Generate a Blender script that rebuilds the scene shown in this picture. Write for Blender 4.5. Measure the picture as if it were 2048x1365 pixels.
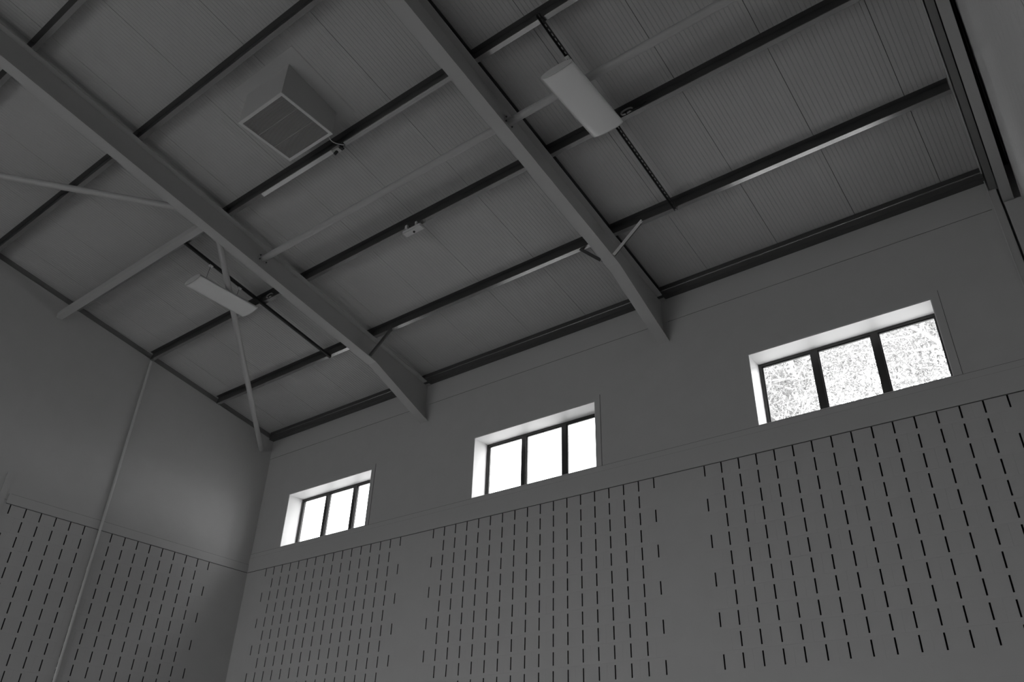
import bpy, bmesh, math, random
from mathutils import Vector, Matrix
for o in list(bpy.data.objects): bpy.data.objects.remove(o, do_unlink=True)
SC = bpy.context.scene
COL = SC.collection

# ------------------------------------------------------------------ camera
YAW, PITCH, ROLL, FPX = 0.6676, 0.5532, 0.0335, 1602.69
CAM = Vector((13.0092, -8.8194, 1.6))
cy, sy, cp, sp = math.cos(YAW), math.sin(YAW), math.cos(PITCH), math.sin(PITCH)
fwd = Vector((-sy * cp, cy * cp, sp)); rgt = Vector((cy, sy, 0)); upv = rgt.cross(fwd)
cr, sr = math.cos(ROLL), math.sin(ROLL)
r2 = cr * rgt + sr * upv; u2 = -sr * rgt + cr * upv
camd = bpy.data.cameras.new('camera'); cam = bpy.data.objects.new('camera', camd); COL.objects.link(cam)
cam.matrix_world = Matrix(((r2.x, u2.x, -fwd.x, CAM.x), (r2.y, u2.y, -fwd.y, CAM.y), (r2.z, u2.z, -fwd.z, CAM.z), (0, 0, 0, 1)))
camd.sensor_fit = 'HORIZONTAL'; camd.sensor_width = 36; camd.lens = FPX * 36 / 2048
camd.clip_start = 0.05; camd.clip_end = 300
SC.camera = cam

# ------------------------------------------------------------------ sky, exposure
SKY = 6.0
W = bpy.data.worlds.new('overcast_sky'); SC.world = W; W.use_nodes = True
bg = W.node_tree.nodes['Background']; bg.inputs[0].default_value = (1, 1, 1, 1); bg.inputs[1].default_value = SKY
vs = SC.view_settings; vs.view_transform = 'Standard'; vs.look = 'None'; vs.gamma = 1; vs.use_curve_mapping = False
vs.exposure = 0.36
SC.cycles.use_denoising = True
SC.cycles.max_bounces = 14; SC.cycles.diffuse_bounces = 10; SC.cycles.transparent_max_bounces = 16
SC.cycles.sample_clamp_indirect = 8

# ------------------------------------------------------------------ constants (metres)
ZD, TAN = 8.3994, 0.1785                 # underside of the roof liner at the window wall, roof slope
TH = math.atan(TAN); CT, ST = math.cos(TH), math.sin(TH)
def zr(y, off=0.0): return ZD + off - TAN * y
RIDGE = -9.2
ROOMY = 2 * RIDGE
XR = 13.305                               # face of the right wall
PURY = [-0.115, -1.417, -2.897, -4.390, -5.873, -7.370]
RAFX = [4.215, 8.775]
WINS = [(0.836, 3.052), (5.363, 7.617), (9.932, 12.14)]
WZ0, WZ1 = 5.948, 6.966
LEDGE = 5.608
M = 0.225
ZROW = 5.6856                             # slot bottoms at ZROW - M*row
BAYS = [(0.5604, 16), (4.6405, 18), (9.1765, 16)]
ROWS = 11

# ------------------------------------------------------------------ materials
def mat(name, v, rough=0.6, metal=0.0, bump=0.0, bscale=60, var=0.0, vscale=3.0, spec=0.5):
    m = bpy.data.materials.new(name); m.use_nodes = True
    nt = m.node_tree; b = nt.nodes['Principled BSDF']
    b.inputs['Base Color'].default_value = (v, v, v, 1); b.inputs['Roughness'].default_value = rough
    b.inputs['Metallic'].default_value = metal; b.inputs['Specular IOR Level'].default_value = spec
    tc = nt.nodes.new('ShaderNodeTexCoord')
    if var:
        n = nt.nodes.new('ShaderNodeTexNoise'); n.inputs['Scale'].default_value = vscale; n.inputs['Detail'].default_value = 4
        nt.links.new(tc.outputs['Object'], n.inputs['Vector'])
        r = nt.nodes.new('ShaderNodeMapRange'); r.inputs['From Min'].default_value = 0.3; r.inputs['From Max'].default_value = 0.7
        r.inputs['To Min'].default_value = v * (1 - var); r.inputs['To Max'].default_value = v * (1 + var)
        nt.links.new(n.outputs['Fac'], r.inputs['Value']); nt.links.new(r.outputs['Result'], b.inputs['Base Color'])
    if bump:
        n2 = nt.nodes.new('ShaderNodeTexNoise'); n2.inputs['Scale'].default_value = bscale; n2.inputs['Detail'].default_value = 3
        nt.links.new(tc.outputs['Object'], n2.inputs['Vector'])
        bp = nt.nodes.new('ShaderNodeBump'); bp.inputs['Strength'].default_value = bump; bp.inputs['Distance'].default_value = 0.004
        nt.links.new(n2.outputs['Fac'], bp.inputs['Height']); nt.links.new(bp.outputs['Normal'], b.inputs['Normal'])
    return m

def block_wall_mat(name, v, axis):
    """painted blockwork: faint block joints as fine relief; axis = the wall's horizontal axis"""
    m = mat(name, v, 0.65, bump=0.0, var=0.02)
    nt = m.node_tree; b = nt.nodes['Principled BSDF']
    tc = nt.nodes.new('ShaderNodeTexCoord'); sx = nt.nodes.new('ShaderNodeSeparateXYZ'); cx = nt.nodes.new('ShaderNodeCombineXYZ')
    nt.links.new(tc.outputs['Object'], sx.inputs[0])
    ad = nt.nodes.new('ShaderNodeMath'); ad.inputs[1].default_value = (ZROW - 0.0325) % M * -1
    nt.links.new(sx.outputs['XYZ'.index(axis)], cx.inputs[0]); nt.links.new(sx.outputs[2], ad.inputs[0]); nt.links.new(ad.outputs[0], cx.inputs[1])
    br = nt.nodes.new('ShaderNodeTexBrick'); br.inputs['Scale'].default_value = 1; br.inputs['Mortar Size'].default_value = 0.004
    br.inputs['Mortar Smooth'].default_value = 0.6; br.inputs['Brick Width'].default_value = 0.45; br.inputs['Row Height'].default_value = M
    nt.links.new(cx.outputs[0], br.inputs['Vector'])
    no = nt.nodes.new('ShaderNodeTexNoise'); no.inputs['Scale'].default_value = 70; no.inputs['Detail'].default_value = 3
    nt.links.new(tc.outputs['Object'], no.inputs['Vector'])
    mx = nt.nodes.new('ShaderNodeMath'); mx.operation = 'MULTIPLY_ADD'; mx.inputs[1].default_value = -0.7
    nt.links.new(br.outputs['Fac'], mx.inputs[0]); nt.links.new(no.outputs['Fac'], mx.inputs[2])
    bp = nt.nodes.new('ShaderNodeBump'); bp.inputs['Strength'].default_value = 0.25; bp.inputs['Distance'].default_value = 0.002
    nt.links.new(mx.outputs[0], bp.inputs['Height']); nt.links.new(bp.outputs['Normal'], b.inputs['Normal'])
    return m

MT = dict(
    wallx=block_wall_mat('painted_blockwork_x', 0.50, 'X'),
    wally=block_wall_mat('painted_blockwork_y', 0.50, 'Y'),
    block=mat('painted_block', 0.50, 0.65, bump=0.2, bscale=70, var=0.015, vscale=2),
    trim=mat('painted_trim', 0.50, 0.55),
    reveal=mat('white_reveal_paint', 0.72, 0.45),
    steel=mat('painted_steel', 0.46, 0.45),
    flange=mat('galvanised_flange', 0.42, 0.24, metal=0.8),
    purlin=mat('galvanised_purlin', 0.08, 0.35, metal=0.3),
    deck=mat('liner_sheet', 0.46, 0.50),
    darkmetal=mat('dark_channel_steel', 0.03, 0.5),
    frame=mat('dark_window_frame', 0.025, 0.35),
    white=mat('white_enamel', 0.62, 0.35),
    diffuser=mat('opal_diffuser', 0.80, 0.22),
    ventw=mat('vent_sheet', 0.46, 0.45),
    grille=mat('grille_metal', 0.45, 0.5),
    ventdark=mat('duct_interior', 0.22, 0.8),
    cable=mat('grey_cable', 0.45, 0.5),
    black=mat('black_plastic_and_shade', 0.015, 0.5),
    floor=mat('sports_floor', 0.50, 0.45, var=0.03),
    joint=mat('dark_joint_and_shade', 0.10, 0.8),
    recess=mat('dark_closer_strip', 0.22, 0.7),
    pipe=mat('painted_conduit', 0.60, 0.4),
    ground=mat('outside_ground', 0.40, 0.9, var=0.1),
    bark=mat('pale_bark', 0.65, 0.8, bump=0.3, bscale=30),
    trunking=mat('trunking_and_glint', 0.85, 0.3, metal=0.1),
)
def leaf_mat():
    m = bpy.data.materials.new('pale_leaf'); m.use_nodes = True; nt = m.node_tree; nt.nodes.clear()
    o = nt.nodes.new('ShaderNodeOutputMaterial'); mx = nt.nodes.new('ShaderNodeMixShader'); d = nt.nodes.new('ShaderNodeBsdfDiffuse'); t = nt.nodes.new('ShaderNodeBsdfTranslucent')
    for n in (d, t): n.inputs[0].default_value = (0.33, 0.33, 0.33, 1)
    mx.inputs[0].default_value = 0.45
    tc = nt.nodes.new('ShaderNodeTexCoord'); no = nt.nodes.new('ShaderNodeTexNoise'); no.inputs['Scale'].default_value = 4.0; no.inputs['Detail'].default_value = 3
    mr = nt.nodes.new('ShaderNodeMapRange'); mr.inputs['From Min'].default_value = 0.35; mr.inputs['From Max'].default_value = 0.65; mr.inputs['To Min'].default_value = 0.23; mr.inputs['To Max'].default_value = 0.51
    nt.links.new(tc.outputs['Object'], no.inputs['Vector']); nt.links.new(no.outputs['Fac'], mr.inputs['Value'])
    for n in (d, t): nt.links.new(mr.outputs['Result'], n.inputs[0])
    nt.links.new(d.outputs[0], mx.inputs[1]); nt.links.new(t.outputs[0], mx.inputs[2]); nt.links.new(mx.outputs[0], o.inputs[0])
    return m
MT['leaf'] = leaf_mat()
def glass_mat():
    m = bpy.data.materials.new('window_glass'); m.use_nodes = True; nt = m.node_tree; nt.nodes.clear()
    o = nt.nodes.new('ShaderNodeOutputMaterial'); mx = nt.nodes.new('ShaderNodeMixShader'); t = nt.nodes.new('ShaderNodeBsdfTransparent'); g = nt.nodes.new('ShaderNodeBsdfGlossy')
    t.inputs[0].default_value = (0.9, 0.9, 0.9, 1); g.inputs['Roughness'].default_value = 0.02
    fr = nt.nodes.new('ShaderNodeFresnel'); fr.inputs[0].default_value = 1.3
    nt.links.new(fr.outputs[0], mx.inputs[0]); nt.links.new(t.outputs[0], mx.inputs[1]); nt.links.new(g.outputs[0], mx.inputs[2]); nt.links.new(mx.outputs[0], o.inputs[0])
    return m
MT['glass'] = glass_mat()

# ------------------------------------------------------------------ mesh helpers
class MB:
    def __init__(s): s.v = []; s.f = []; s.smooth = []
    def add(s, vs, fs, sm=False):
        n = len(s.v); s.v += [tuple(v) for v in vs]; s.f += [tuple(n + i for i in f) for f in fs]; s.smooth += [sm] * len(fs); return s
    def box(s, a, b):
        (x0, y0, z0), (x1, y1, z1) = a, b
        return s.add([(x0, y0, z0), (x1, y0, z0), (x1, y1, z0), (x0, y1, z0), (x0, y0, z1), (x1, y0, z1), (x1, y1, z1), (x0, y1, z1)],
                     [(0, 3, 2, 1), (4, 5, 6, 7), (0, 1, 5, 4), (1, 2, 6, 5), (2, 3, 7, 6), (3, 0, 4, 7)])
    def prism_x(s, prof, x0, x1):          # prof = [(y, z)] counter-clockwise seen from +X, extruded along X
        n = len(prof)
        return s.add([(x0, y, z) for y, z in prof] + [(x1, y, z) for y, z in prof],
                     [tuple(range(n - 1, -1, -1)), tuple(range(n, 2 * n))] + [(i, (i + 1) % n, n + (i + 1) % n, n + i) for i in range(n)])
    def tube(s, p, q, r, n=16, caps=True):
        p, q = Vector(p), Vector(q); d = (q - p).normalized(); a = d.orthogonal().normalized(); b = d.cross(a)
        ring = [(math.cos(t) * a + math.sin(t) * b) * r for t in [2 * math.pi * i / n for i in range(n)]]
        s.add([p + k for k in ring] + [q + k for k in ring], [(i, (i + 1) % n, n + (i + 1) % n, n + i) for i in range(n)], True)
        if caps: s.add([p + k for k in ring], [tuple(range(n - 1, -1, -1))]); s.add([q + k for k in ring], [tuple(range(n))])
        return s
    def bar(s, p, q, w, h, up=(0, 0, 1)):   # rectangular bar, w across, h along up
        p, q = Vector(p), Vector(q); d = (q - p).normalized(); u = Vector(up); a = d.cross(u).normalized(); u = a.cross(d).normalized()
        c = [a * (i * w / 2) + u * (j * h / 2) for i, j in ((-1, -1), (1, -1), (1, 1), (-1, 1))]
        return s.add([p + k for k in c] + [q + k for k in c], [(3, 2, 1, 0), (4, 5, 6, 7), (0, 1, 5, 4), (1, 2, 6, 5), (2, 3, 7, 6), (3, 0, 4, 7)])
    def path(s, pts, r, n=8):
        pts = [Vector(p) for p in pts]
        for i in range(len(pts) - 1): s.tube(pts[i], pts[i + 1], r, n, i in (0, len(pts) - 2))
        return s
    def mesh(s, name):
        me = bpy.data.meshes.new(name); me.from_pydata(s.v, [], s.f); me.validate()
        bm = bmesh.new(); bm.from_mesh(me); bmesh.ops.recalc_face_normals(bm, faces=bm.faces); bm.to_mesh(me); bm.free()
        if len(me.polygons) == len(s.smooth): me.polygons.foreach_set('use_smooth', s.smooth)
        return me
    def build(s, name, m, parent=None):
        return obj(name, s.mesh(name), m, parent)
def obj(name, me, m, parent=None):
    o = bpy.data.objects.new(name, me)
    if m is not None and not me.materials: me.materials.append(MT[m])
    COL.objects.link(o)
    if parent: o.parent = parent; o.matrix_parent_inverse = parent.matrix_basis.inverted()
    return o
def empty(name, loc):
    o = bpy.data.objects.new(name, None); o.location = loc; o.empty_display_size = 0.1; COL.objects.link(o); return o
def tag(o, label, cat, group=None):
    o['label'] = label; o['category'] = cat
    if group: o['group'] = group
    return o
def struct(o, label=None):
    o['kind'] = 'structure'
    if label: o['label'] = label
    return o

# ------------------------------------------------------------------ walls
def wall_grid(us, vs, front, back, mp):
    """us, vs cut lines; front(uc, vc) = depth of the face (None = opening); mp(u, v, d) -> world"""
    mb = MB(); nu, nv = len(us) - 1, len(vs) - 1
    F = [[front((us[i] + us[i + 1]) / 2, (vs[j] + vs[j + 1]) / 2) for j in range(nv)] for i in range(nu)]
    q = lambda *p: mb.add([mp(*k) for k in p], [(0, 1, 2, 3)])
    for i in range(nu):
        for j in range(nv):
            f = F[i][j]
            if f is None: continue
            a, b, c, d = us[i], us[i + 1], vs[j], vs[j + 1]
            q((a, c, f), (b, c, f), (b, d, f), (a, d, f)); q((a, c, back), (a, d, back), (b, d, back), (b, c, back))
            for di, dj, e0, e1 in ((-1, 0, (a, c), (a, d)), (1, 0, (b, c), (b, d)), (0, -1, (a, c), (b, c)), (0, 1, (a, d), (b, d))):
                ii, jj = i + di, j + dj
                g = F[ii][jj] if 0 <= ii < nu and 0 <= jj < nv else None
                g = back if g is None else g
                if g > f: q((*e0, f), (*e1, f), (*e1, g), (*e0, g))
    me = mb.mesh('wall')
    bm = bmesh.new(); bm.from_mesh(me); bmesh.ops.remove_doubles(bm, verts=bm.verts, dist=1e-5); bmesh.ops.recalc_face_normals(bm, faces=bm.faces); bm.to_mesh(me); bm.free()
    return me
PZ1 = LEDGE + 0.02                         # panels run up behind the ledge band
PZ0 = ZROW - M * ROWS - 0.0325
def panel_rects(): return [(x - M / 2, x + M * (n - 0.5)) for x, n in BAYS]
BD = 0.13                                  # depth of the pockets that hold the slotted blocks
WT = 0.42
DOORS = [(4.4, 6.1), (6.4, 8.1)]; DZ0, DZ1 = 0.03, 2.25   # glazed doors below the picture
def front_back(u, v):
    for a, b in DOORS:
        if a < u < b and DZ0 < v < DZ1: return None
    for a, b in WINS:
        if a < u < b and WZ0 < v < WZ1: return None
    for a, b in panel_rects():
        if a < u < b and PZ0 < v < PZ1 + 0.03: return BD
    return 0.0
us = sorted({-0.4, XR + 0.3} | {k for w in WINS + DOORS for k in w} | {k for w in panel_rects() for k in w})
vsz = sorted({-0.02, DZ0, DZ1, PZ0, PZ1 + 0.03, WZ0, WZ1, 7.87, ZD + 0.06})
wall_back = struct(obj('wall_back', wall_grid(us, vsz, front_back, WT, lambda u, v, d: (u, d, v)), 'wallx'), 'long painted blockwork wall with three high windows')
LM, LY0, LN = 0.2306, -0.8237, 16          # slotted panel of the left wall
lp = (LY0 - LM * (LN - 0.5), LY0 + LM / 2)
def front_left(u, v): return BD if lp[0] < u < lp[1] and PZ0 < v < PZ1 + 0.03 else 0.0
ml = wall_grid(sorted({ROOMY, 0.0, *lp}), [-0.02, PZ0, PZ1 + 0.03, 7.9], front_left, 0.4, lambda u, v, d: (-d, u, v))
wall_left = struct(obj('wall_left', ml, 'wally'), 'end wall of painted blockwork with a slotted panel')
def gable(x0, x1, off, zb=7.9):
    return [(0.0, zb), (0.0, zr(0, off)), (RIDGE, zr(RIDGE, off)), (ROOMY, zr(0, off)), (ROOMY, zb)][::-1]
MB().prism_x(gable(0, 0, -0.13), -0.4, 0.0).build('gable_blockwork', 'wally', wall_left)
MB().prism_x(gable(0, 0, 0.05, 8.2), -0.4, -0.05).build('closer_strip', 'recess', wall_left)
wall_right = struct(MB().box((XR + 0.012, ROOMY, -0.02), (XR + 0.4, 0.0, 7.9)).build('wall_right', 'wally'), 'blockwork wall close beside the camera')
MB().prism_x(gable(0, 0, 0.05, 7.9), XR + 0.012, XR + 0.4).build('gable_blockwork', 'wally', wall_right)
# wall behind the camera, with tall windows added for fill light
FILL_WINS = [(0.3, 4.3), (4.6, 8.2)]      # unseen glazing behind the camera, added and sized to brighten the hall
FZ0, FZ1 = 0.12, 4.6
front_w = lambda u, v: None if any(a < u < b and FZ0 < v < FZ1 for a, b in FILL_WINS) else 0.0
wall_front = struct(obj('wall_front', wall_grid(sorted({-0.4, XR + 0.3} | {k for w in FILL_WINS for k in w}), [-0.02, FZ0, FZ1, ZD + 0.06], front_w, WT, lambda u, v, d: (u, ROOMY - d, v)), 'wallx'))
floor = struct(MB().box((-0.4, ROOMY - 0.4, -0.2), (XR + 0.4, 0.4, 0.0)).build('floor', 'floor'))

# slotted acoustic blocks: two slots in each, laid in running bond
def slot_block(m, two=True):
    w, h, g = (2 * m if two else m), M, 0.0003
    us = [-w / 2 + g]
    if two:
        for c in (-m / 2, m / 2): us += [c - 0.0085, c + 0.0085]
    us += [w / 2 - g]; vs = [-h / 2 + g, -0.08, 0.08, h / 2 - g]
    if not two: vs = [vs[0], vs[-1]]
    mb = MB(); D, SD = 0.125, 0.10; dark = set()
    q = lambda *p: mb.add([(a, c, b) for a, b, c in p], [(0, 1, 2, 3)])
    for i in range(len(us) - 1):
        for j in range(len(vs) - 1):
            a, b, c, d = us[i], us[i + 1], vs[j], vs[j + 1]
            if two and i % 2 == 1 and j == 1:
                dark |= set(range(len(mb.f), len(mb.f) + 5))
                q((a, c, SD), (b, c, SD), (b, d, SD), (a, d, SD))
                for e0, e1 in (((a, c), (b, c)), ((b, c), (b, d)), ((b, d), (a, d)), ((a, d), (a, c))): q((*e0, 0), (*e1, 0), (*e1, SD), (*e0, SD))
            else: q((a, c, 0), (b, c, 0), (b, d, 0), (a, d, 0))
    a, b, c, d = us[0], us[-1], vs[0], vs[-1]
    for e0, e1 in (((a, c), (b, c)), ((b, c), (b, d)), ((b, d), (a, d)), ((a, d), (a, c))): q((*e0, 0), (*e1, 0), (*e1, D), (*e0, D))
    q((a, c, D), (b, c, D), (b, d, D), (a, d, D))
    me = mb.mesh('slotted_block' if two else 'half_block'); me.materials.append(MT['block']); me.materials.append(MT['black'])
    for i in range(len(me.polygons)):
        if i in dark: me.polygons[i].material_index = 1
    bm = bmesh.new(); bm.from_mesh(me); bmesh.ops.remove_doubles(bm, verts=bm.verts, dist=1e-5); bmesh.ops.recalc_face_normals(bm, faces=bm.faces); bm.to_mesh(me); bm.free()
    return me
def lay(parent, me2, me1, n, place):
    for r in range(1, ROWS + 1):
        zc = ZROW - M * r + 0.08
        if r % 2 == 1: items = [(k + 0.5, me2) for k in range(0, n, 2)]
        else: items = [(0, me1)] + [(k + 0.5, me2) for k in range(1, n - 2, 2)] + [(n - 1, me1)]
        for c, me in items:
            o = obj('slotted_block' if me is me2 else 'half_block', me, 'block', parent)
            place(o, c, zc)
bk2, bk1 = slot_block(M), slot_block(M, False)
for x0, n in BAYS:
    def place(o, c, z, x0=x0): o.location = (x0 + M * c, 0, z)
    lay(wall_back, bk2, bk1, n, place)
lb2, lb1 = slot_block(LM), slot_block(LM, False)
def place_l(o, c, z): o.location = (0, LY0 - LM * c, z); o.rotation_euler = (0, 0, math.pi / 2)
lay(wall_left, lb2, lb1, LN, place_l)

# plain blocks of the right wall, as far as the camera sees them
pm = MB().box((0, -0.2245, -0.112), (0.012, 0.2245, 0.112)); pb = pm.mesh('plain_block')
bm = bmesh.new(); bm.from_mesh(pb); bmesh.ops.bevel(bm, geom=[e for e in bm.edges], offset=0.002, segments=1, affect='EDGES'); bm.to_mesh(pb); bm.free()
for r in range(20):
    z = 7.9 - 0.1125 - r * M
    for k in range(14):
        y = -0.225 - 0.45 * k - (0.225 if r % 2 else 0)
        o = obj('plain_block', pb, 'block', wall_right); o.location = (XR, y, z)

# ------------------------------------------------------------------ trims on the walls
n_trim = [0]
def trim(mb, label, m='trim'):
    n_trim[0] += 1
    return struct(mb.build('trim_%d' % n_trim[0], m), label)
trim(MB().box((0.0, -0.012, LEDGE), (XR, 0.0, 5.866)), 'proud band above the slotted blocks of the window wall')
trim(MB().box((0.012, -0.003, LEDGE - 0.009), (XR, -0.0005, LEDGE)), 'thin dark joint under the band of the window wall', 'joint')
trim(MB().box((0.0005, -4.36, LEDGE - 0.009), (0.003, -0.012, LEDGE)), 'thin dark joint under the band of the end wall', 'joint')
trim(MB().box((0.0, -0.007, 5.870), (XR, 0.0, 5.944)), 'narrow course between ledge band and window sills')
trim(MB().box((0.0, -4.36, LEDGE), (0.012, -0.012, 5.75)), 'proud band above the slotted blocks of the end wall')
trim(MB().box((0.0, -0.006, 7.872), (13.0, 0.0, zr(0, -0.12))), 'slightly proud top course under the eaves')

for z, xa, xb in ((5.8655, 0.012, 13.0), (5.9435, 0.012, 13.0), (7.8675, 4.3, 8.69), (7.8675, 8.86, 13.0), (7.8675, 0.0, 4.13)):
    trim(MB().box((xa, -0.0065 if z < 7 else -0.002, z), (xb, -0.0003, z + 0.0045)), 'fine dark course joint across the window wall', 'joint')
trim(MB().box((0.0003, -4.33, 5.752), (0.003, -0.012, 5.756)), 'fine dark joint above the band of the end wall', 'joint')

# ------------------------------------------------------------------ windows
PANE_N = 3
def window(idx, x0, x1, ys, label, WZ0=WZ0, WZ1=WZ1, kind='window_%d'):
    """ys = (wall face y, outward direction)"""
    y0, s = ys
    t = struct(empty(kind % idx, ((x0 + x1) / 2, y0, WZ0)), label)
    def bx(a, b, name, m, par=t):
        (xa, ya, za), (xb, yb, zb) = a, b
        Y = sorted((y0 + s * ya, y0 + s * yb)); return MB().box((xa, Y[0], za), (xb, Y[1], zb)).build(name, m, par)
    L = 0.012; fd0, fd1 = 0.312, 0.372
    bx((x0 + 0.001, -0.001, WZ1 - L), (x1 - 0.001, fd0, WZ1 - 0.001), 'head_lining', 'reveal'); bx((x0 + 0.001, -0.001, WZ0 + 0.001), (x1 - 0.001, fd0, WZ0 + L), 'sill_board', 'reveal')
    bx((x0 + 0.001, -0.001, WZ0 + L), (x0 + L, fd0, WZ1 - L), 'jamb_lining', 'reveal'); bx((x1 - L, -0.001, WZ0 + L), (x1 - 0.001, fd0, WZ1 - L), 'jamb_lining', 'reveal')
    c = 0.082; p = -0.006
    bx((x1, p, WZ0), (x1 + c, 0, WZ1 + c), 'casing', 'trim'); bx((x0 - c, p, WZ0), (x0, 0, WZ1 + c), 'casing', 'trim'); bx((x0, p, WZ1), (x1, 0, WZ1 + c), 'casing', 'trim')
    bx((x1 + c, -0.004, WZ0), (x1 + c + 0.005, -0.0003, WZ1 + c), 'casing_shade', 'joint')  # dark strip imitates the shaded right return of the casing
    f = 0.05
    fr = MB()
    def fb(xa, za, xb, zb, d0=fd0, d1=fd1):
        Y = sorted((y0 + s * d0, y0 + s * d1)); fr.box((xa, Y[0], za), (xb, Y[1], zb))
    fb(x0, WZ1 - f, x1, WZ1); fb(x0, WZ0, x1, WZ0 + f); fb(x0, WZ0 + f, x0 + f, WZ1 - f); fb(x1 - f, WZ0 + f, x1, WZ1 - f)
    fr.build('frame', 'frame', t)
    ww = (x1 - x0) / 3
    for k in (1, 2):
        bx((x0 + ww * k - 0.042, fd0 - 0.006, WZ0 + f), (x0 + ww * k + 0.042, fd1, WZ1 - f), 'mullion', 'frame')
    for k in range(3):
        xa = x0 + (f if k == 0 else ww * k + 0.042); xb = x0 + (ww * (k + 1) - 0.042 if k < 2 else 3 * ww - f)
        g = 0.014; b = MB()
        for q in ((xa, WZ1 - f - g, xb, WZ1 - f), (xa, WZ0 + f, xb, WZ0 + f + g), (xa, WZ0 + f + g, xa + g, WZ1 - f - g), (xb - g, WZ0 + f + g, xb, WZ1 - f - g)):
            Y = sorted((y0 + s * (fd0 + 0.012), y0 + s * (fd0 + 0.03))); b.box((q[0], Y[0], q[1]), (q[2], Y[1], q[3]))
        pn = MB(); yy = y0 + s * (fd0 + 0.035); pn.add([(xa, yy, WZ0 + f), (xb, yy, WZ0 + f), (xb, yy, WZ1 - f), (xa, yy, WZ1 - f)], [(0, 1, 2, 3)])
        pane = pn.build('pane', 'glass', t)
        b.build('glazing_bead', 'frame', pane)
    # sky portal: only guides the sampling of daylight through the opening
    ld = bpy.data.lights.new('window_daylight', 'AREA'); ld.shape = 'RECTANGLE'; ld.size = x1 - x0; ld.size_y = WZ1 - WZ0; ld.cycles.is_portal = True
    lo = bpy.data.objects.new('window_daylight', ld); COL.objects.link(lo); lo.location = ((x0 + x1) / 2, y0 + s * 0.40, (WZ0 + WZ1) / 2)
    lo.rotation_euler = (-math.pi / 2 if s > 0 else math.pi / 2, 0, 0)
for i, (a, b) in enumerate(WINS): window(i + 1, a, b, (0.0, 1), ['three-light window nearest the end wall corner', 'three-light window in the middle of the long wall', 'three-light window with tree branches outside'][i])
for i, (a, b) in enumerate(FILL_WINS): window(i + 4, a, b, (ROOMY, -1), 'tall three-light window added behind the camera for fill daylight', FZ0, FZ1)

for i, (a, b) in enumerate(DOORS): window(i + 1, a, b, (0.0, 1), 'glazed doors at floor level under the high windows', DZ0, DZ1, 'door_%d')

# ------------------------------------------------------------------ roof
ceiling = struct(MB().prism_x([(0.42, zr(0.42, 0.05)), (0.42, zr(0.42, 0.2)), (RIDGE, zr(RIDGE, 0.2)), (RIDGE, zr(RIDGE, 0.05))], -0.4, XR + 0.4).build('ceiling', 'deck'), 'sloping roof lined with ribbed sheet panels')
MB().prism_x([(RIDGE, zr(RIDGE, 0.0)), (RIDGE, zr(RIDGE, 0.2)), (ROOMY - 0.42, zr(0.42, 0.2)), (ROOMY - 0.42, zr(0.42, 0.0))], -0.4, XR + 0.4).build('far_slope', 'deck', ceiling)
PW, NR = 1.009, 20
def liner(x0, x1):
    """ribbed liner sheet: shallow grooves every 50 mm, running up the slope"""
    mb = MB(); p = PW / NR; xs = []
    k0 = 0.0055
    prof = [(x0, 0.012), (x0 + 0.001, 0.0)]
    x = x0
    for k in range(1, int(round((x1 - x0) / p)) + 1):
        c = x0 + k * p
        if c > x1 - 0.02: break
        prof += [(c - k0, 0.0), (c - 0.002, 0.0030), (c + 0.002, 0.0030), (c + k0, 0.0)]
    prof += [(x1 - 0.006, 0.0), (x1 - 0.005, 0.012)]
    n = len(prof); ya, yb = 0.0, RIDGE
    mb.add([(x, ya, zr(ya, d)) for x, d in prof] + [(x, yb, zr(yb, d)) for x, d in prof], [(i, i + 1, n + i + 1, n + i) for i in range(n - 1)])
    return mb
xs = [-0.05] + [0.5 + PW * k for k in range(13)] + [13.06]
for a, b in zip(xs[:-1], xs[1:]): liner(a, b).build('liner_panel', 'deck', ceiling)
MB().prism_x([(0.0, zr(0, 0.012)), (0.0, zr(0, 0.05)), (RIDGE, zr(RIDGE, 0.05)), (RIDGE, zr(RIDGE, 0.012))], -0.05, XR).build('insulation_backing', 'black', ceiling)
trim(MB().prism_x([(0.0, zr(0, -0.03)), (0.0, zr(0, 0.0)), (RIDGE, zr(RIDGE, 0.0)), (RIDGE, zr(RIDGE, -0.03))], 13.055, 13.075), 'edge strip where the liner sheets stop beside the gable')

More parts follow.
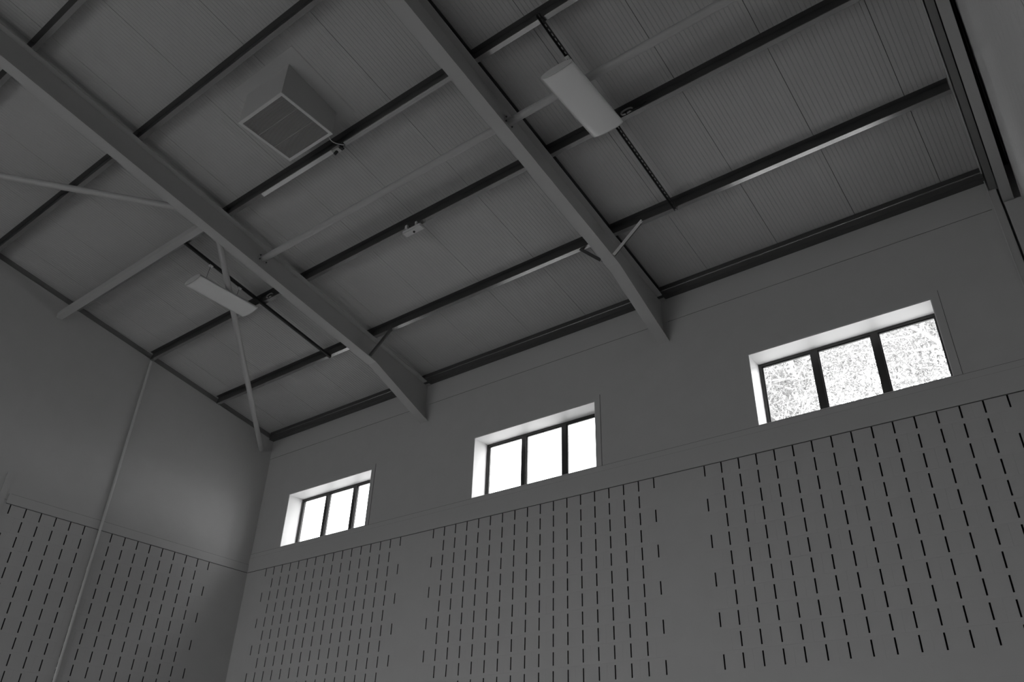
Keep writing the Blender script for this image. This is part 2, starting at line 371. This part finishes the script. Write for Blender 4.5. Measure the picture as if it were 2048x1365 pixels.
# ---- steel rafters
def slope_prism(mb, x0, x1, ya, yb, o0, o1, oe0=None, oe1=None):
    """bar following the slope from ya to yb between vertical offsets o0..o1 (at ya) and oe0..oe1 (at yb)"""
    oe0 = o0 if oe0 is None else oe0; oe1 = o1 if oe1 is None else oe1
    return mb.prism_x([(ya, zr(ya, o0)), (ya, zr(ya, o1)), (yb, zr(yb, oe1)), (yb, zr(yb, oe0))], x0, x1)
RB, RT = -0.55, -0.142
HK, HD = -1.324, -0.305
def rafter(x, label, w=0.17):
    t = tag(empty('steel_rafter', (x, 0, zr(0, RB))), label, 'steel beam', 'roof rafters')
    slope_prism(MB(), x - w / 2, x + w / 2, HK, RIDGE, RB, RB + 0.014).build('bottom_flange', 'steel', t)
    slope_prism(MB(), x - w / 2, x + w / 2, -0.001, RIDGE, RT - 0.014, RT).build('top_flange', 'steel', t)
    slope_prism(MB(), x - 0.005, x + 0.005, -0.001, RIDGE, RB + 0.014, RT - 0.014).build('web', 'steel', t)
    mb = MB(); mb.prism_x([(-0.001, zr(0, RB + HD)), (-0.001, zr(0, RB + HD + 0.014)), (HK, zr(HK, RB + 0.014)), (HK, zr(HK, RB))], x - w / 2, x + w / 2)
    h = mb.build('haunch_flange', 'steel', t)
    mb = MB(); mb.prism_x([(-0.001, zr(0, RB + HD + 0.014)), (-0.001, zr(0, RB + 0.02)), (HK, zr(HK, RB + 0.02)), (HK, zr(HK, RB + 0.013))], x - 0.005, x + 0.005)
    mb.build('haunch_web', 'steel', t)
    return t
rafter(RAFX[0], 'haunched steel rafter nearest the end wall, braced on its left')
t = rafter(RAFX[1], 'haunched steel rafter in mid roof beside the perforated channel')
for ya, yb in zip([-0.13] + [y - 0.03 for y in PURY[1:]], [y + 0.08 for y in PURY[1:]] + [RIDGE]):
    slope_prism(MB(), RAFX[1] - 0.08, RAFX[1] + 0.052, ya, yb, -0.03, -0.004).build('flange_shade_strip', 'black', t)  # black strip paints in the shaded gap between top flange and liner

# ---- purlins
LOWD = 0.14
def purlin(y, xa, xb, label, row):
    t = tag(empty('roof_purlin', ((xa + xb) / 2, y, zr(y))), label, 'purlin', 'roof purlins')
    def P(a, d): return (y + a * CT - d * ST, zr(y) - a * ST - d * CT)      # a down the slope, d below the sheet
    th = 0.004; FW = 0.062; TL = 0.006 if row > 1 else (0.0012 if 4 < xa < 5 else 0.0036)
    MB().prism_x([P(0, 0), P(0, LOWD), P(th, LOWD), P(th, 0)], xa, xb).build('web', 'purlin', t)
    MB().prism_x([P(th, LOWD - th), P(th, LOWD), P(FW, LOWD - TL), P(FW, LOWD - th - TL)], xa, xb).build('bottom_flange', 'flange', t)
    MB().prism_x([P(FW - th, LOWD - 0.022), P(FW - th, LOWD - th - TL), P(FW, LOWD - th - TL), P(FW, LOWD - 0.022)], xa, xb).build('lip', 'purlin', t)
    MB().prism_x([P(-FW + th, 0), P(-FW + th, th), P(0, th), P(0, 0)], xa, xb).build('top_flange', 'purlin', t)
    return t
ordn = ['', 'first', 'second', 'third', 'fourth', 'fifth']
bays = [(-0.0, RAFX[0] + 0.03, 'over the braced bay by the end wall'), (RAFX[0] + 0.034, RAFX[1] - 0.034, 'over the middle bay between the two rafters'), (RAFX[1] - 0.03, 13.03, 'over the bay beside the right gable')]
for b, (xa, xb, where) in enumerate(bays):
    for i in range(1, 6):
        if b == 2 and i > 3: continue
        purlin(PURY[i], xa, xb, '%s roof purlin up from the eaves, %s' % (ordn[i], where), i)
    # eaves beam: a channel against the wall head
    y = PURY[0]; t = tag(empty('eaves_beam', ((xa + xb) / 2, y, zr(y, -0.17))), 'dark eaves channel along the wall head, %s' % where, 'eaves beam', 'eaves beams')
    z1 = zr(y); z0 = z1 - 0.165
    MB().box((xa, y, z0), (xb, y + 0.006, z1 - 0.004)).build('web', 'purlin', t)
    MB().box((xa, y + 0.006, z0), (xb, -0.008, z0 + 0.006)).build('bottom_flange', 'purlin', t)
    MB().prism_x([(y - 0.012, z0 + 0.078), (y - 0.012, z0 + 0.085), (y, z0 + 0.09), (y, z0 + 0.073)], xa, xb).build('web_rib', 'flange', t)
# cleats that hold the purlins on the rafters
for x, side in zip(RAFX, ('first', 'mid-roof')):
    for i in range(1, 6):
        if i > 4 and x > 5: continue
        y = PURY[i] - 0.012
        c = MB().prism_x([(y, zr(y, RT + 0.002)), (y, zr(y, -0.02)), (y + 0.008, zr(y + 0.008, -0.02)), (y + 0.008, zr(y + 0.008, RT + 0.002))], x - 0.075, x + 0.075).build('purlin_cleat', 'purlin')
        tag(c, 'small steel cleat under the %s purlin on the %s rafter' % (ordn[i], 'braced left' if side == 'first' else side), 'bracket', 'purlin cleats')

# ---- gable frame beside the right wall
t = tag(empty('gable_frame', (13.2, 0, 0)), 'narrow steel gable frame running beside the right wall', 'steel frame')
def skew(xs, xe, o0, o1, ya=-0.05, yb=-4.6):
    """bar under the sloping roof edge; xs, xe = (left, right) at ya and yb"""
    c = [(xs[0], ya, o0), (xs[1], ya, o0), (xe[1], yb, o0), (xe[0], yb, o0), (xs[0], ya, o1), (xs[1], ya, o1), (xe[1], yb, o1), (xe[0], yb, o1)]
    return MB().add([(x, y, zr(y, o)) for x, y, o in c], [(0, 3, 2, 1), (4, 5, 6, 7), (0, 1, 5, 4), (1, 2, 6, 5), (2, 3, 7, 6), (3, 0, 4, 7)])
skew((13.125, 13.235), (13.19, 13.29), RB, RB + 0.014).build('rafter_flange', 'steel', t)
skew((13.185, 13.195), (13.235, 13.245), RB + 0.014, RT).build('rafter_web', 'steel', t)
skew((13.045, 13.12), (13.115, 13.185), -0.30, -0.29).build('edge_angle', 'recess', t)
skew((13.045, 13.05), (13.115, 13.12), -0.29, -0.01).build('edge_angle_leg', 'purlin', t)
skew((13.02, 13.034), (13.09, 13.104), -0.10, -0.012).build('edge_bead', 'pipe', t)
MB().box((13.018, -0.055, 0.0), (13.028, -0.012, zr(0, -0.12))).build('column_edge', 'pipe', t)
MB().box((13.03, -0.05, 0.0), (13.105, -0.012, zr(0, -0.3))).build('column_web', 'steel', t)
MB().box((13.108, -0.03, 0.0), (13.125, -0.012, zr(0, -0.3))).build('gap_shade_bar', 'black', t)  # solid black bar stands in for the shade in the corner gap
trim(MB().box((13.13, -0.10, 0.0), (XR + 0.012, -0.012, zr(0, RB) - 0.01)), 'narrow blockwork pier in the corner beside the right wall', 'block')

# ---- tie tubes, strut and diagonal braces
def endplate(t, x, y, z, s):
    pl = MB().box((min(x, x + s * 0.012), y - 0.075, z - 0.055), (max(x, x + s * 0.012), y + 0.075, z + 0.055)).build('end_plate', 'steel', t)
    for dy in (-0.058, 0.058):
        for dz in (-0.035, 0.035):
            MB().tube((x + s * 0.012, y + dy, z + dz), (x + s * 0.026, y + dy, z + dz), 0.011, 6).build('bolt', 'purlin', pl)
TY = -3.67; TZ = zr(TY, -0.325)
for xa, xb, lab in ((RAFX[0] + 0.006, RAFX[1] - 0.006, 'round steel tie tube between the two rafters'), (RAFX[1] + 0.006, 13.19, 'round steel tie tube passing behind the right-hand light')):
    t = tag(empty('tie_tube', ((xa + xb) / 2, TY, TZ)), lab, 'tie tube', 'longitudinal ties')
    MB().tube((xa + 0.012, TY, TZ), (xb - 0.012, TY, TZ), 0.047, 24).build('tube', 'steel', t)
    endplate(t, xa, TY, TZ, 1); endplate(t, xb, TY, TZ, -1)
SY = -4.60; SZ = zr(SY, -0.405)
t = tag(empty('eaves_strut', (2.1, SY, SZ)), 'square steel strut from the end wall to the braced rafter', 'strut')
MB().bar((0.0, SY, SZ), (RAFX[0] - 0.02, SY, SZ), 0.10, 0.10).build('hollow_section', 'steel', t)
MB().box((RAFX[0] - 0.02, SY - 0.08, SZ - 0.05), (RAFX[0] - 0.006, SY + 0.08, SZ + 0.05)).build('end_plate', 'steel', t)
def brace(p, q, lab, r=0.046):
    t = tag(empty('roof_brace', p), lab, 'brace', 'diagonal braces')
    MB().tube(p, q, r, 20).build('tube', 'steel', t)
    d = (Vector(q) - Vector(p)).normalized()
    MB().bar(Vector(p) - d * 0.02, Vector(p) + d * 0.16, 0.012, 0.10).build('gusset_plate', 'steel', t)
b0 = Vector((4.014, -4.261, zr(-4.261, -0.45))); b1 = Vector((0.157, -0.41, zr(-0.41, -0.45))); dd = (b1 - b0).normalized()
brace(b0 - dd * 0.20, b1 + dd * 0.22, 'round diagonal brace passing behind the left light to the corner')
c0 = Vector((4.016, -5.072, zr(-5.072, -0.45))); c1 = Vector((2.249, -6.694, zr(-6.694, -0.45))); dd = (c1 - c0).normalized()
brace(c0 - dd * 0.20, c0 + dd * 5.7, 'round diagonal brace running off the left edge of the picture')

# ---- fly braces from rafter foot to first purlin
def fly(p, q, lab, m='purlin'):
    t = tag(empty('fly_brace', p), lab, 'brace', 'fly braces')
    MB().bar(p, q, 0.045, 0.005, (0, 1, 0.2)).build('flat_leg', m, t)
    MB().bar(Vector(p) + Vector((0, 0.022, 0.0)), Vector(q) + Vector((0, 0.022, 0.0)), 0.005, 0.04, (0, 1, 0.2)).build('angle_leg', 'purlin', t)
fy = PURY[1] - 0.02
fly((RAFX[0] + 0.10, fy - 0.05, zr(fy, RB + 0.012)), (RAFX[0] + 0.50, fy, zr(fy, -0.12)), 'thin angle brace from the braced rafter up to the middle purlin')
fly((RAFX[1] + 0.10, fy - 0.05, zr(fy, RB + 0.012)), (RAFX[1] + 0.52, fy, zr(fy, -0.12)), 'angle brace with a painted glint on the right of the mid-roof rafter', 'trunking')  # flat leg coloured pale to imitate a specular highlight
fly((RAFX[1] - 0.10, fy - 0.05, zr(fy, RB + 0.012)), (RAFX[1] - 0.47, fy + 0.03, zr(fy, -0.13)), 'short dark angle brace on the left of the mid-roof rafter')

# ------------------------------------------------------------------ strut channels and lights
def channel(x, ya, yb, slotted, lab):
    t = tag(empty('strut_channel', (x, (ya + yb) / 2, zr((ya + yb) / 2, -0.19))), lab, 'metal channel', 'strut channels')
    o0, o1, w = -0.190, -0.149, 0.0205
    mb = MB(); slope_prism(mb, x - w, x - w + 0.003, ya, yb, o0, o1); slope_prism(mb, x + w - 0.003, x + w, ya, yb, o0, o1); mb.build('side_walls', 'darkmetal', t)
    mb = MB()
    if slotted:
        slope_prism(mb, x - w, x - 0.0085, ya, yb, o1 - 0.003, o1); slope_prism(mb, x + 0.0085, x + w, ya, yb, o1 - 0.003, o1)
        y = ya
        while y > yb: slope_prism(mb, x - 0.0085, x + 0.0085, y, max(y - 0.026, yb), o1 - 0.003, o1); y -= 0.062
    else: slope_prism(mb, x - w, x + w, ya, yb, o1 - 0.003, o1); slope_prism(mb, x - w, x + w, ya, yb, o0, o0 + 0.003)
    mb.build('slotted_back' if slotted else 'closed_back', 'darkmetal', t)
channel(3.235, -1.42, -4.45, False, 'plain dark metal channel carrying the left light')
channel(9.78, -1.42, -4.47, True, 'perforated dark metal channel carrying the right light')
LZ = 8.49
def luminaire(x, lab):
    ya, yb, hw = -4.12, -3.09, 0.198
    t = tag(empty('suspended_light', (x, (ya + yb) / 2, LZ)), lab, 'light', 'suspended lights')
    N = 16
    top = [(hw * math.cos(math.pi * i / N) , 0.012 + 0.062 * math.sin(math.pi * i / N) ** 0.8) for i in range(N + 1)]
    bot = [(-0.985 * hw * math.cos(math.pi * i / N), 0.010 - 0.045 * math.sin(math.pi * i / N)) for i in range(N + 1)]
    def sweep(prof, ya, yb, name, m, sm=True):
        n = len(prof); mb = MB(); mb.add([(x + u, ya, LZ + v) for u, v in prof] + [(x + u, yb, LZ + v) for u, v in prof], [(i, i + 1, n + i + 1, n + i) for i in range(n - 1)], sm); return mb.build(name, m, t)
    sweep(top, ya, yb, 'housing', 'white'); df = sweep(bot, ya + 0.004, yb - 0.004, 'diffuser', 'diffuser')
    ring = top + bot[1:-1]
    for y0, y1 in ((ya - 0.006, ya), (yb, yb + 0.006)):
        n = len(ring); mb = MB(); k = 1.01
        mb.add([(x + u * k, y0, LZ + v * k) for u, v in ring] + [(x + u * k, y1, LZ + v * k) for u, v in ring], [tuple(range(n)), tuple(range(2 * n - 1, n - 1, -1))] + [(i, (i + 1) % n, n + (i + 1) % n, n + i) for i in range(n)])
        mb.build('end_plate', 'white', t)
    for s in (-1, 1): MB().box((x + s * hw - 0.004, ya, LZ + 0.004), (x + s * hw + 0.004, yb, LZ + 0.016)).build('rim', 'pipe', t)
    for y in (-3.905, -3.353):
        w = MB().path([(x, y, zr(y, -0.19)), (x - 0.012, y - 0.01, (zr(y, -0.19) + LZ + 0.07) / 2), (x - 0.03, y, LZ + 0.07)], 0.003, 6).build('suspension_wire', 'darkmetal', t)
        MB().box((x - 0.024, y - 0.03, zr(y, -0.205)), (x + 0.024, y + 0.03, zr(y, -0.1905))).build('channel_nut', 'trunking', w)
        MB().tube((x + 0.012, y - 0.012, zr(y, -0.225)), (x + 0.012, y - 0.012, zr(y, -0.2)), 0.008, 6).build('hook', 'trunking', w)
luminaire(3.215, 'slim curved white light hung by wires near the end wall')
luminaire(9.782, 'curved white light hung beside the mid-roof rafter')

# ------------------------------------------------------------------ air vent box
VX0, VX1, VY0, VY1, VZ = 6.040, 6.836, -5.470, -4.690, 8.872
t = tag(empty('air_vent', ((VX0 + VX1) / 2, (VY0 + VY1) / 2, VZ)), 'square sheet-metal air vent box with a grille, hung from the roof', 'air vent')
def side(pts, name): MB().add(pts, [(0, 1, 2, 3)]).build(name, 'ventw', t)
th = 0.012
MB().prism_x([(VY0, VZ), (VY1, VZ), (VY1, zr(VY1, 0.008)), (VY0, zr(VY0, 0.008))], VX0, VX0 + th).build('side_panel', 'ventw', t)
MB().prism_x([(VY0, VZ), (VY1, VZ), (VY1, zr(VY1, 0.008)), (VY0, zr(VY0, 0.008))], VX1 - th, VX1).build('side_panel', 'ventw', t)
MB().box((VX0 + th, VY0, VZ), (VX1 - th, VY0 + th, zr(VY0, 0.0))).build('side_panel', 'ventw', t)
MB().box((VX0 + th, VY1 - th, VZ), (VX1 - th, VY1, zr(VY1, 0.0))).build('side_panel', 'ventw', t)
MB().box((VX0 + th, VY0 + th, VZ + 0.06), (VX1 - th, VY1 - th, VZ + 0.07)).build('inner_baffle', 'ventdark', t)
fr = MB(); fw = 0.03
fr.box((VX0 - 0.008, VY0 - 0.008, VZ - 0.01), (VX1 + 0.008, VY0 + fw, VZ + 0.002)); fr.box((VX0 - 0.008, VY1 - fw, VZ - 0.01), (VX1 + 0.008, VY1 + 0.008, VZ + 0.002))
fr.box((VX0 - 0.008, VY0 + fw, VZ - 0.01), (VX0 + fw, VY1 - fw, VZ + 0.002)); fr.box((VX1 - fw, VY0 + fw, VZ - 0.01), (VX1 + 0.008, VY1 - fw, VZ + 0.002))
fr.build('grille_frame', 'white', t)
g = MB(); gx0, gx1, gy0, gy1 = VX0 + fw, VX1 - fw, VY0 + fw, VY1 - fw; n = 56
for i in range(1, n):
    x = gx0 + (gx1 - gx0) * i / n; y = gy0 + (gy1 - gy0) * i / n
    g.box((x - 0.0012, gy0, VZ - 0.004), (x + 0.0012, gy1, VZ + 0.008)); g.box((gx0, y - 0.0012, VZ - 0.004), (gx1, y + 0.0012, VZ + 0.008))
go = g.build('egg_crate_grille', 'grille', t); go['kind'] = 'stuff'
for k in (1, 2):
    y = gy0 + (gy1 - gy0) * k / 3; MB().box((gx0, y - 0.002, VZ - 0.0045), (gx1, y + 0.002, VZ + 0.004)).build('grille_divider', 'grille', t)
bp = 0.21
slope_prism(MB(), VX0 - 0.12, VX1 + bp, VY0 - 0.14, VY1 + 0.12, -0.006, -0.001).build('flashing_plate', 'deck', t)

# ------------------------------------------------------------------ small fittings
def ypur(i, a, d): return (PURY[i] + a * CT - d * ST, zr(PURY[i]) - a * ST - d * CT)
# trunking under the third purlin of the middle bay
for xa, xb, lab, m in ((5.05, 6.47, 'bright metal trunking under the third purlin, left of the vent cable', 'trunking'), (6.70, 8.55, 'duller metal trunking under the third purlin, right of the vent cable', 'cable')):
    t = tag(empty('cable_trunking', ((xa + xb) / 2, *ypur(3, 0.03, 0.165))), lab, 'cable trunking', 'cable trunking')
    MB().prism_x([ypur(3, 0.008, 0.142), ypur(3, 0.008, 0.16), ypur(3, 0.062, 0.16), ypur(3, 0.062, 0.142)], xa, xb).build('tray', m, t)
    MB().prism_x([ypur(3, 0.030, 0.1602), ypur(3, 0.030, 0.163), ypur(3, 0.034, 0.163), ypur(3, 0.034, 0.1602)], xa, xb).build('lid_seam', m, t)
y, z = ypur(3, 0.03, 0.15)
t = tag(empty('junction_clamp', (6.585, y, z)), 'dark clamp and junction box under the third purlin beside the air vent', 'junction box')
MB().box((6.50, y - 0.035, z - 0.05), (6.62, y + 0.04, z)).build('body', 'grille', t)
MB().box((6.63, y - 0.02, z - 0.06), (6.67, y + 0.03, z)).build('jaw', 'black', t)
MB().tube((6.53, y + 0.0, z - 0.09), (6.56, y + 0.01, z - 0.045), 0.02, 12).build('screw_knob', 'black', t)
MB().tube((6.62, y + 0.02, z - 0.03), (6.68, y + 0.02, z - 0.03), 0.012, 10).build('gland', 'cable', t)
p0, p1, p2, p3 = Vector((VX1 - 0.08, VY1 + 0.006, VZ + 0.02)), Vector((6.73, -4.62, 8.84)), Vector((6.68, -4.52, 8.93)), Vector((6.69, y, z - 0.02))
pts = []
for i in range(17):
    s = i / 16; pts.append(p0 * (1 - s) ** 3 + p1 * 3 * s * (1 - s) ** 2 + p2 * 3 * s * s * (1 - s) + p3 * s ** 3)
tag(MB().path(pts, 0.006, 8).build('vent_cable', 'pipe'), 'pale cable looping from the air vent to the junction clamp', 'cable')
# box fitting under the second purlin
y, z = ypur(2, 0.03, 0.15)
t = tag(empty('sensor_box', (6.52, y, z)), 'small pale box fitting under the second purlin in the middle bay', 'sensor box')
bm = bmesh.new(); bmesh.ops.create_cube(bm, size=1); bmesh.ops.scale(bm, vec=(0.34, 0.10, 0.05), verts=bm.verts); bmesh.ops.bevel(bm, geom=list(bm.edges), offset=0.008, segments=2, affect='EDGES')
bmesh.ops.translate(bm, vec=(6.52, y + 0.015, z - 0.045), verts=bm.verts); me = bpy.data.meshes.new('casing'); bm.to_mesh(me); bm.free(); obj('casing', me, 'white', t)
MB().tube((6.53, y + 0.02, z - 0.084), (6.53, y + 0.02, z - 0.069), 0.016, 14).build('lens', 'black', t)
MB().box((6.42, y - 0.06, z - 0.03), (6.46, y + 0.0, z + 0.03)).build('bracket', 'pipe', t)
MB().box((6.60, y - 0.05, z - 0.03), (6.63, y + 0.0, z + 0.02)).build('bracket', 'pipe', t)
# loops of spare cable beside the second purlin
def loop(x, lab):
    y, z = ypur(2, -0.02, 0.11)
    t = tag(empty('cable_coil', (x, y, z)), lab, 'cable', 'spare cable coils')
    pts = [Vector((x + 0.075 * math.cos(a), y - 0.006 * (a / 6), z + 0.035 * math.sin(a))) for a in [i * math.pi / 12 for i in range(0, 46)]]
    MB().path(pts, 0.008, 8).build('coil', 'cable', t)
    MB().path([pts[-1], pts[-1] + Vector((0.1, 0.01, 0.0)), pts[-1] + Vector((0.2, 0.012, 0.03))], 0.008, 8).build('tail', 'black', t)
    MB().box((x - 0.012, y - 0.02, z - 0.045), (x + 0.004, y + 0.012, z - 0.02)).build('tie_clip', 'black', t)
loop(3.43, 'small coil of spare cable beside the left channel'); loop(9.96, 'small coil of spare cable beside the right light')

# conduit and capped strip on the end wall
t = tag(empty('wall_conduit', (0.0, -2.885, 0.0)), 'thin pale conduit running down the end wall from the second purlin', 'conduit')
MB().tube((0.026, -2.885, 0.0), (0.026, -2.898, 8.74), 0.021, 16).build('pipe', 'pipe', t)
for z in (7.9, 6.7, 4.4, 3.5, 2.0): MB().box((0.0, -2.915, z), (0.012, -2.855, z + 0.025)).build('saddle_clip', 'pipe', t)
N = 12; prof = [(-4.49, 4.9), (-4.40, 4.9)] + [(-4.445 + 0.045 * math.cos(math.pi * i / N) * -1 * -1, 6.03 + 0.045 * math.sin(math.pi * i / N)) for i in range(N + 1)]
tag(MB().prism_x(prof, 0.0, 0.014).build('capped_strip', 'wally'), 'shallow painted strip with a rounded top at the left edge of the end wall', 'strip')

# ------------------------------------------------------------------ outside
struct(MB().box((-60, -90, -0.3), (70, 80, -0.25)).build('ground', 'ground'), 'ground outside the hall')
rnd = random.Random(7)
LEN = [10.5, 3.0, 1.7, 1.0, 0.55]
def grow(tb, tips, p, d, r, lev):
    seg = 6 if lev < 3 else 4; q = p; L = LEN[lev] * rnd.uniform(0.8, 1.15) if lev else LEN[0]
    for i in range(seg):
        d = (d + Vector((rnd.uniform(-1, 1), rnd.uniform(-1, 1), rnd.uniform(-0.7, 0.8))) * (0.06 if lev == 0 else 0.24)).normalized()
        n = q + d * (L / seg); tb.tube(q, n, r * (1 - 0.1 * i), 7 if lev < 3 else 4, False); q = n
        if lev >= 2: tips.append(q.copy())
        if lev < 4 and (lev > 0 or i > 2):
            for k in range((4, 2, 1, 1)[lev]):
                a = d.orthogonal().normalized(); a.rotate(Matrix.Rotation(rnd.uniform(0, 6.283), 3, d))
                grow(tb, tips, q, (d * rnd.uniform(0.2, 0.8) + a).normalized(), r * (1 - 0.1 * i) * 0.5, lev + 1)
for px, py, h, lab in ((8.4, 11.0, 13.2, 'pale leafy tree behind the left panes of the right window'), (11.0, 11.6, 13.5, 'pale leafy tree behind the rightmost pane of the right window')):
    t = tag(empty('tree', (px, py, -0.25)), lab, 'tree', 'trees outside the right window')
    tb = MB(); tips = []; LEN[0] = h
    grow(tb, tips, Vector((px, py, -0.25)), Vector((0.0, 0, 1)), 0.24, 0)
    tb.build('branches', 'bark', t)
    lf = MB()
    for p in tips:
        for k in range(3):
            c = p + Vector((rnd.gauss(0, 0.16), rnd.gauss(0, 0.16), rnd.gauss(0, 0.16)))
            u = Vector((rnd.gauss(0, 1), rnd.gauss(0, 1), rnd.gauss(0, 1))).normalized(); w = u.orthogonal().normalized(); w.rotate(Matrix.Rotation(rnd.uniform(0, 6.28), 3, u))
            l, b = rnd.uniform(0.04, 0.08), rnd.uniform(0.013, 0.026)
            lf.add([c - u * l, c + w * b + u * l * 0.1, c + u * l, c - w * b + u * l * 0.1], [(0, 1, 2, 3)])
    foliage = lf.build('foliage', 'leaf', t); foliage['kind'] = 'stuff'
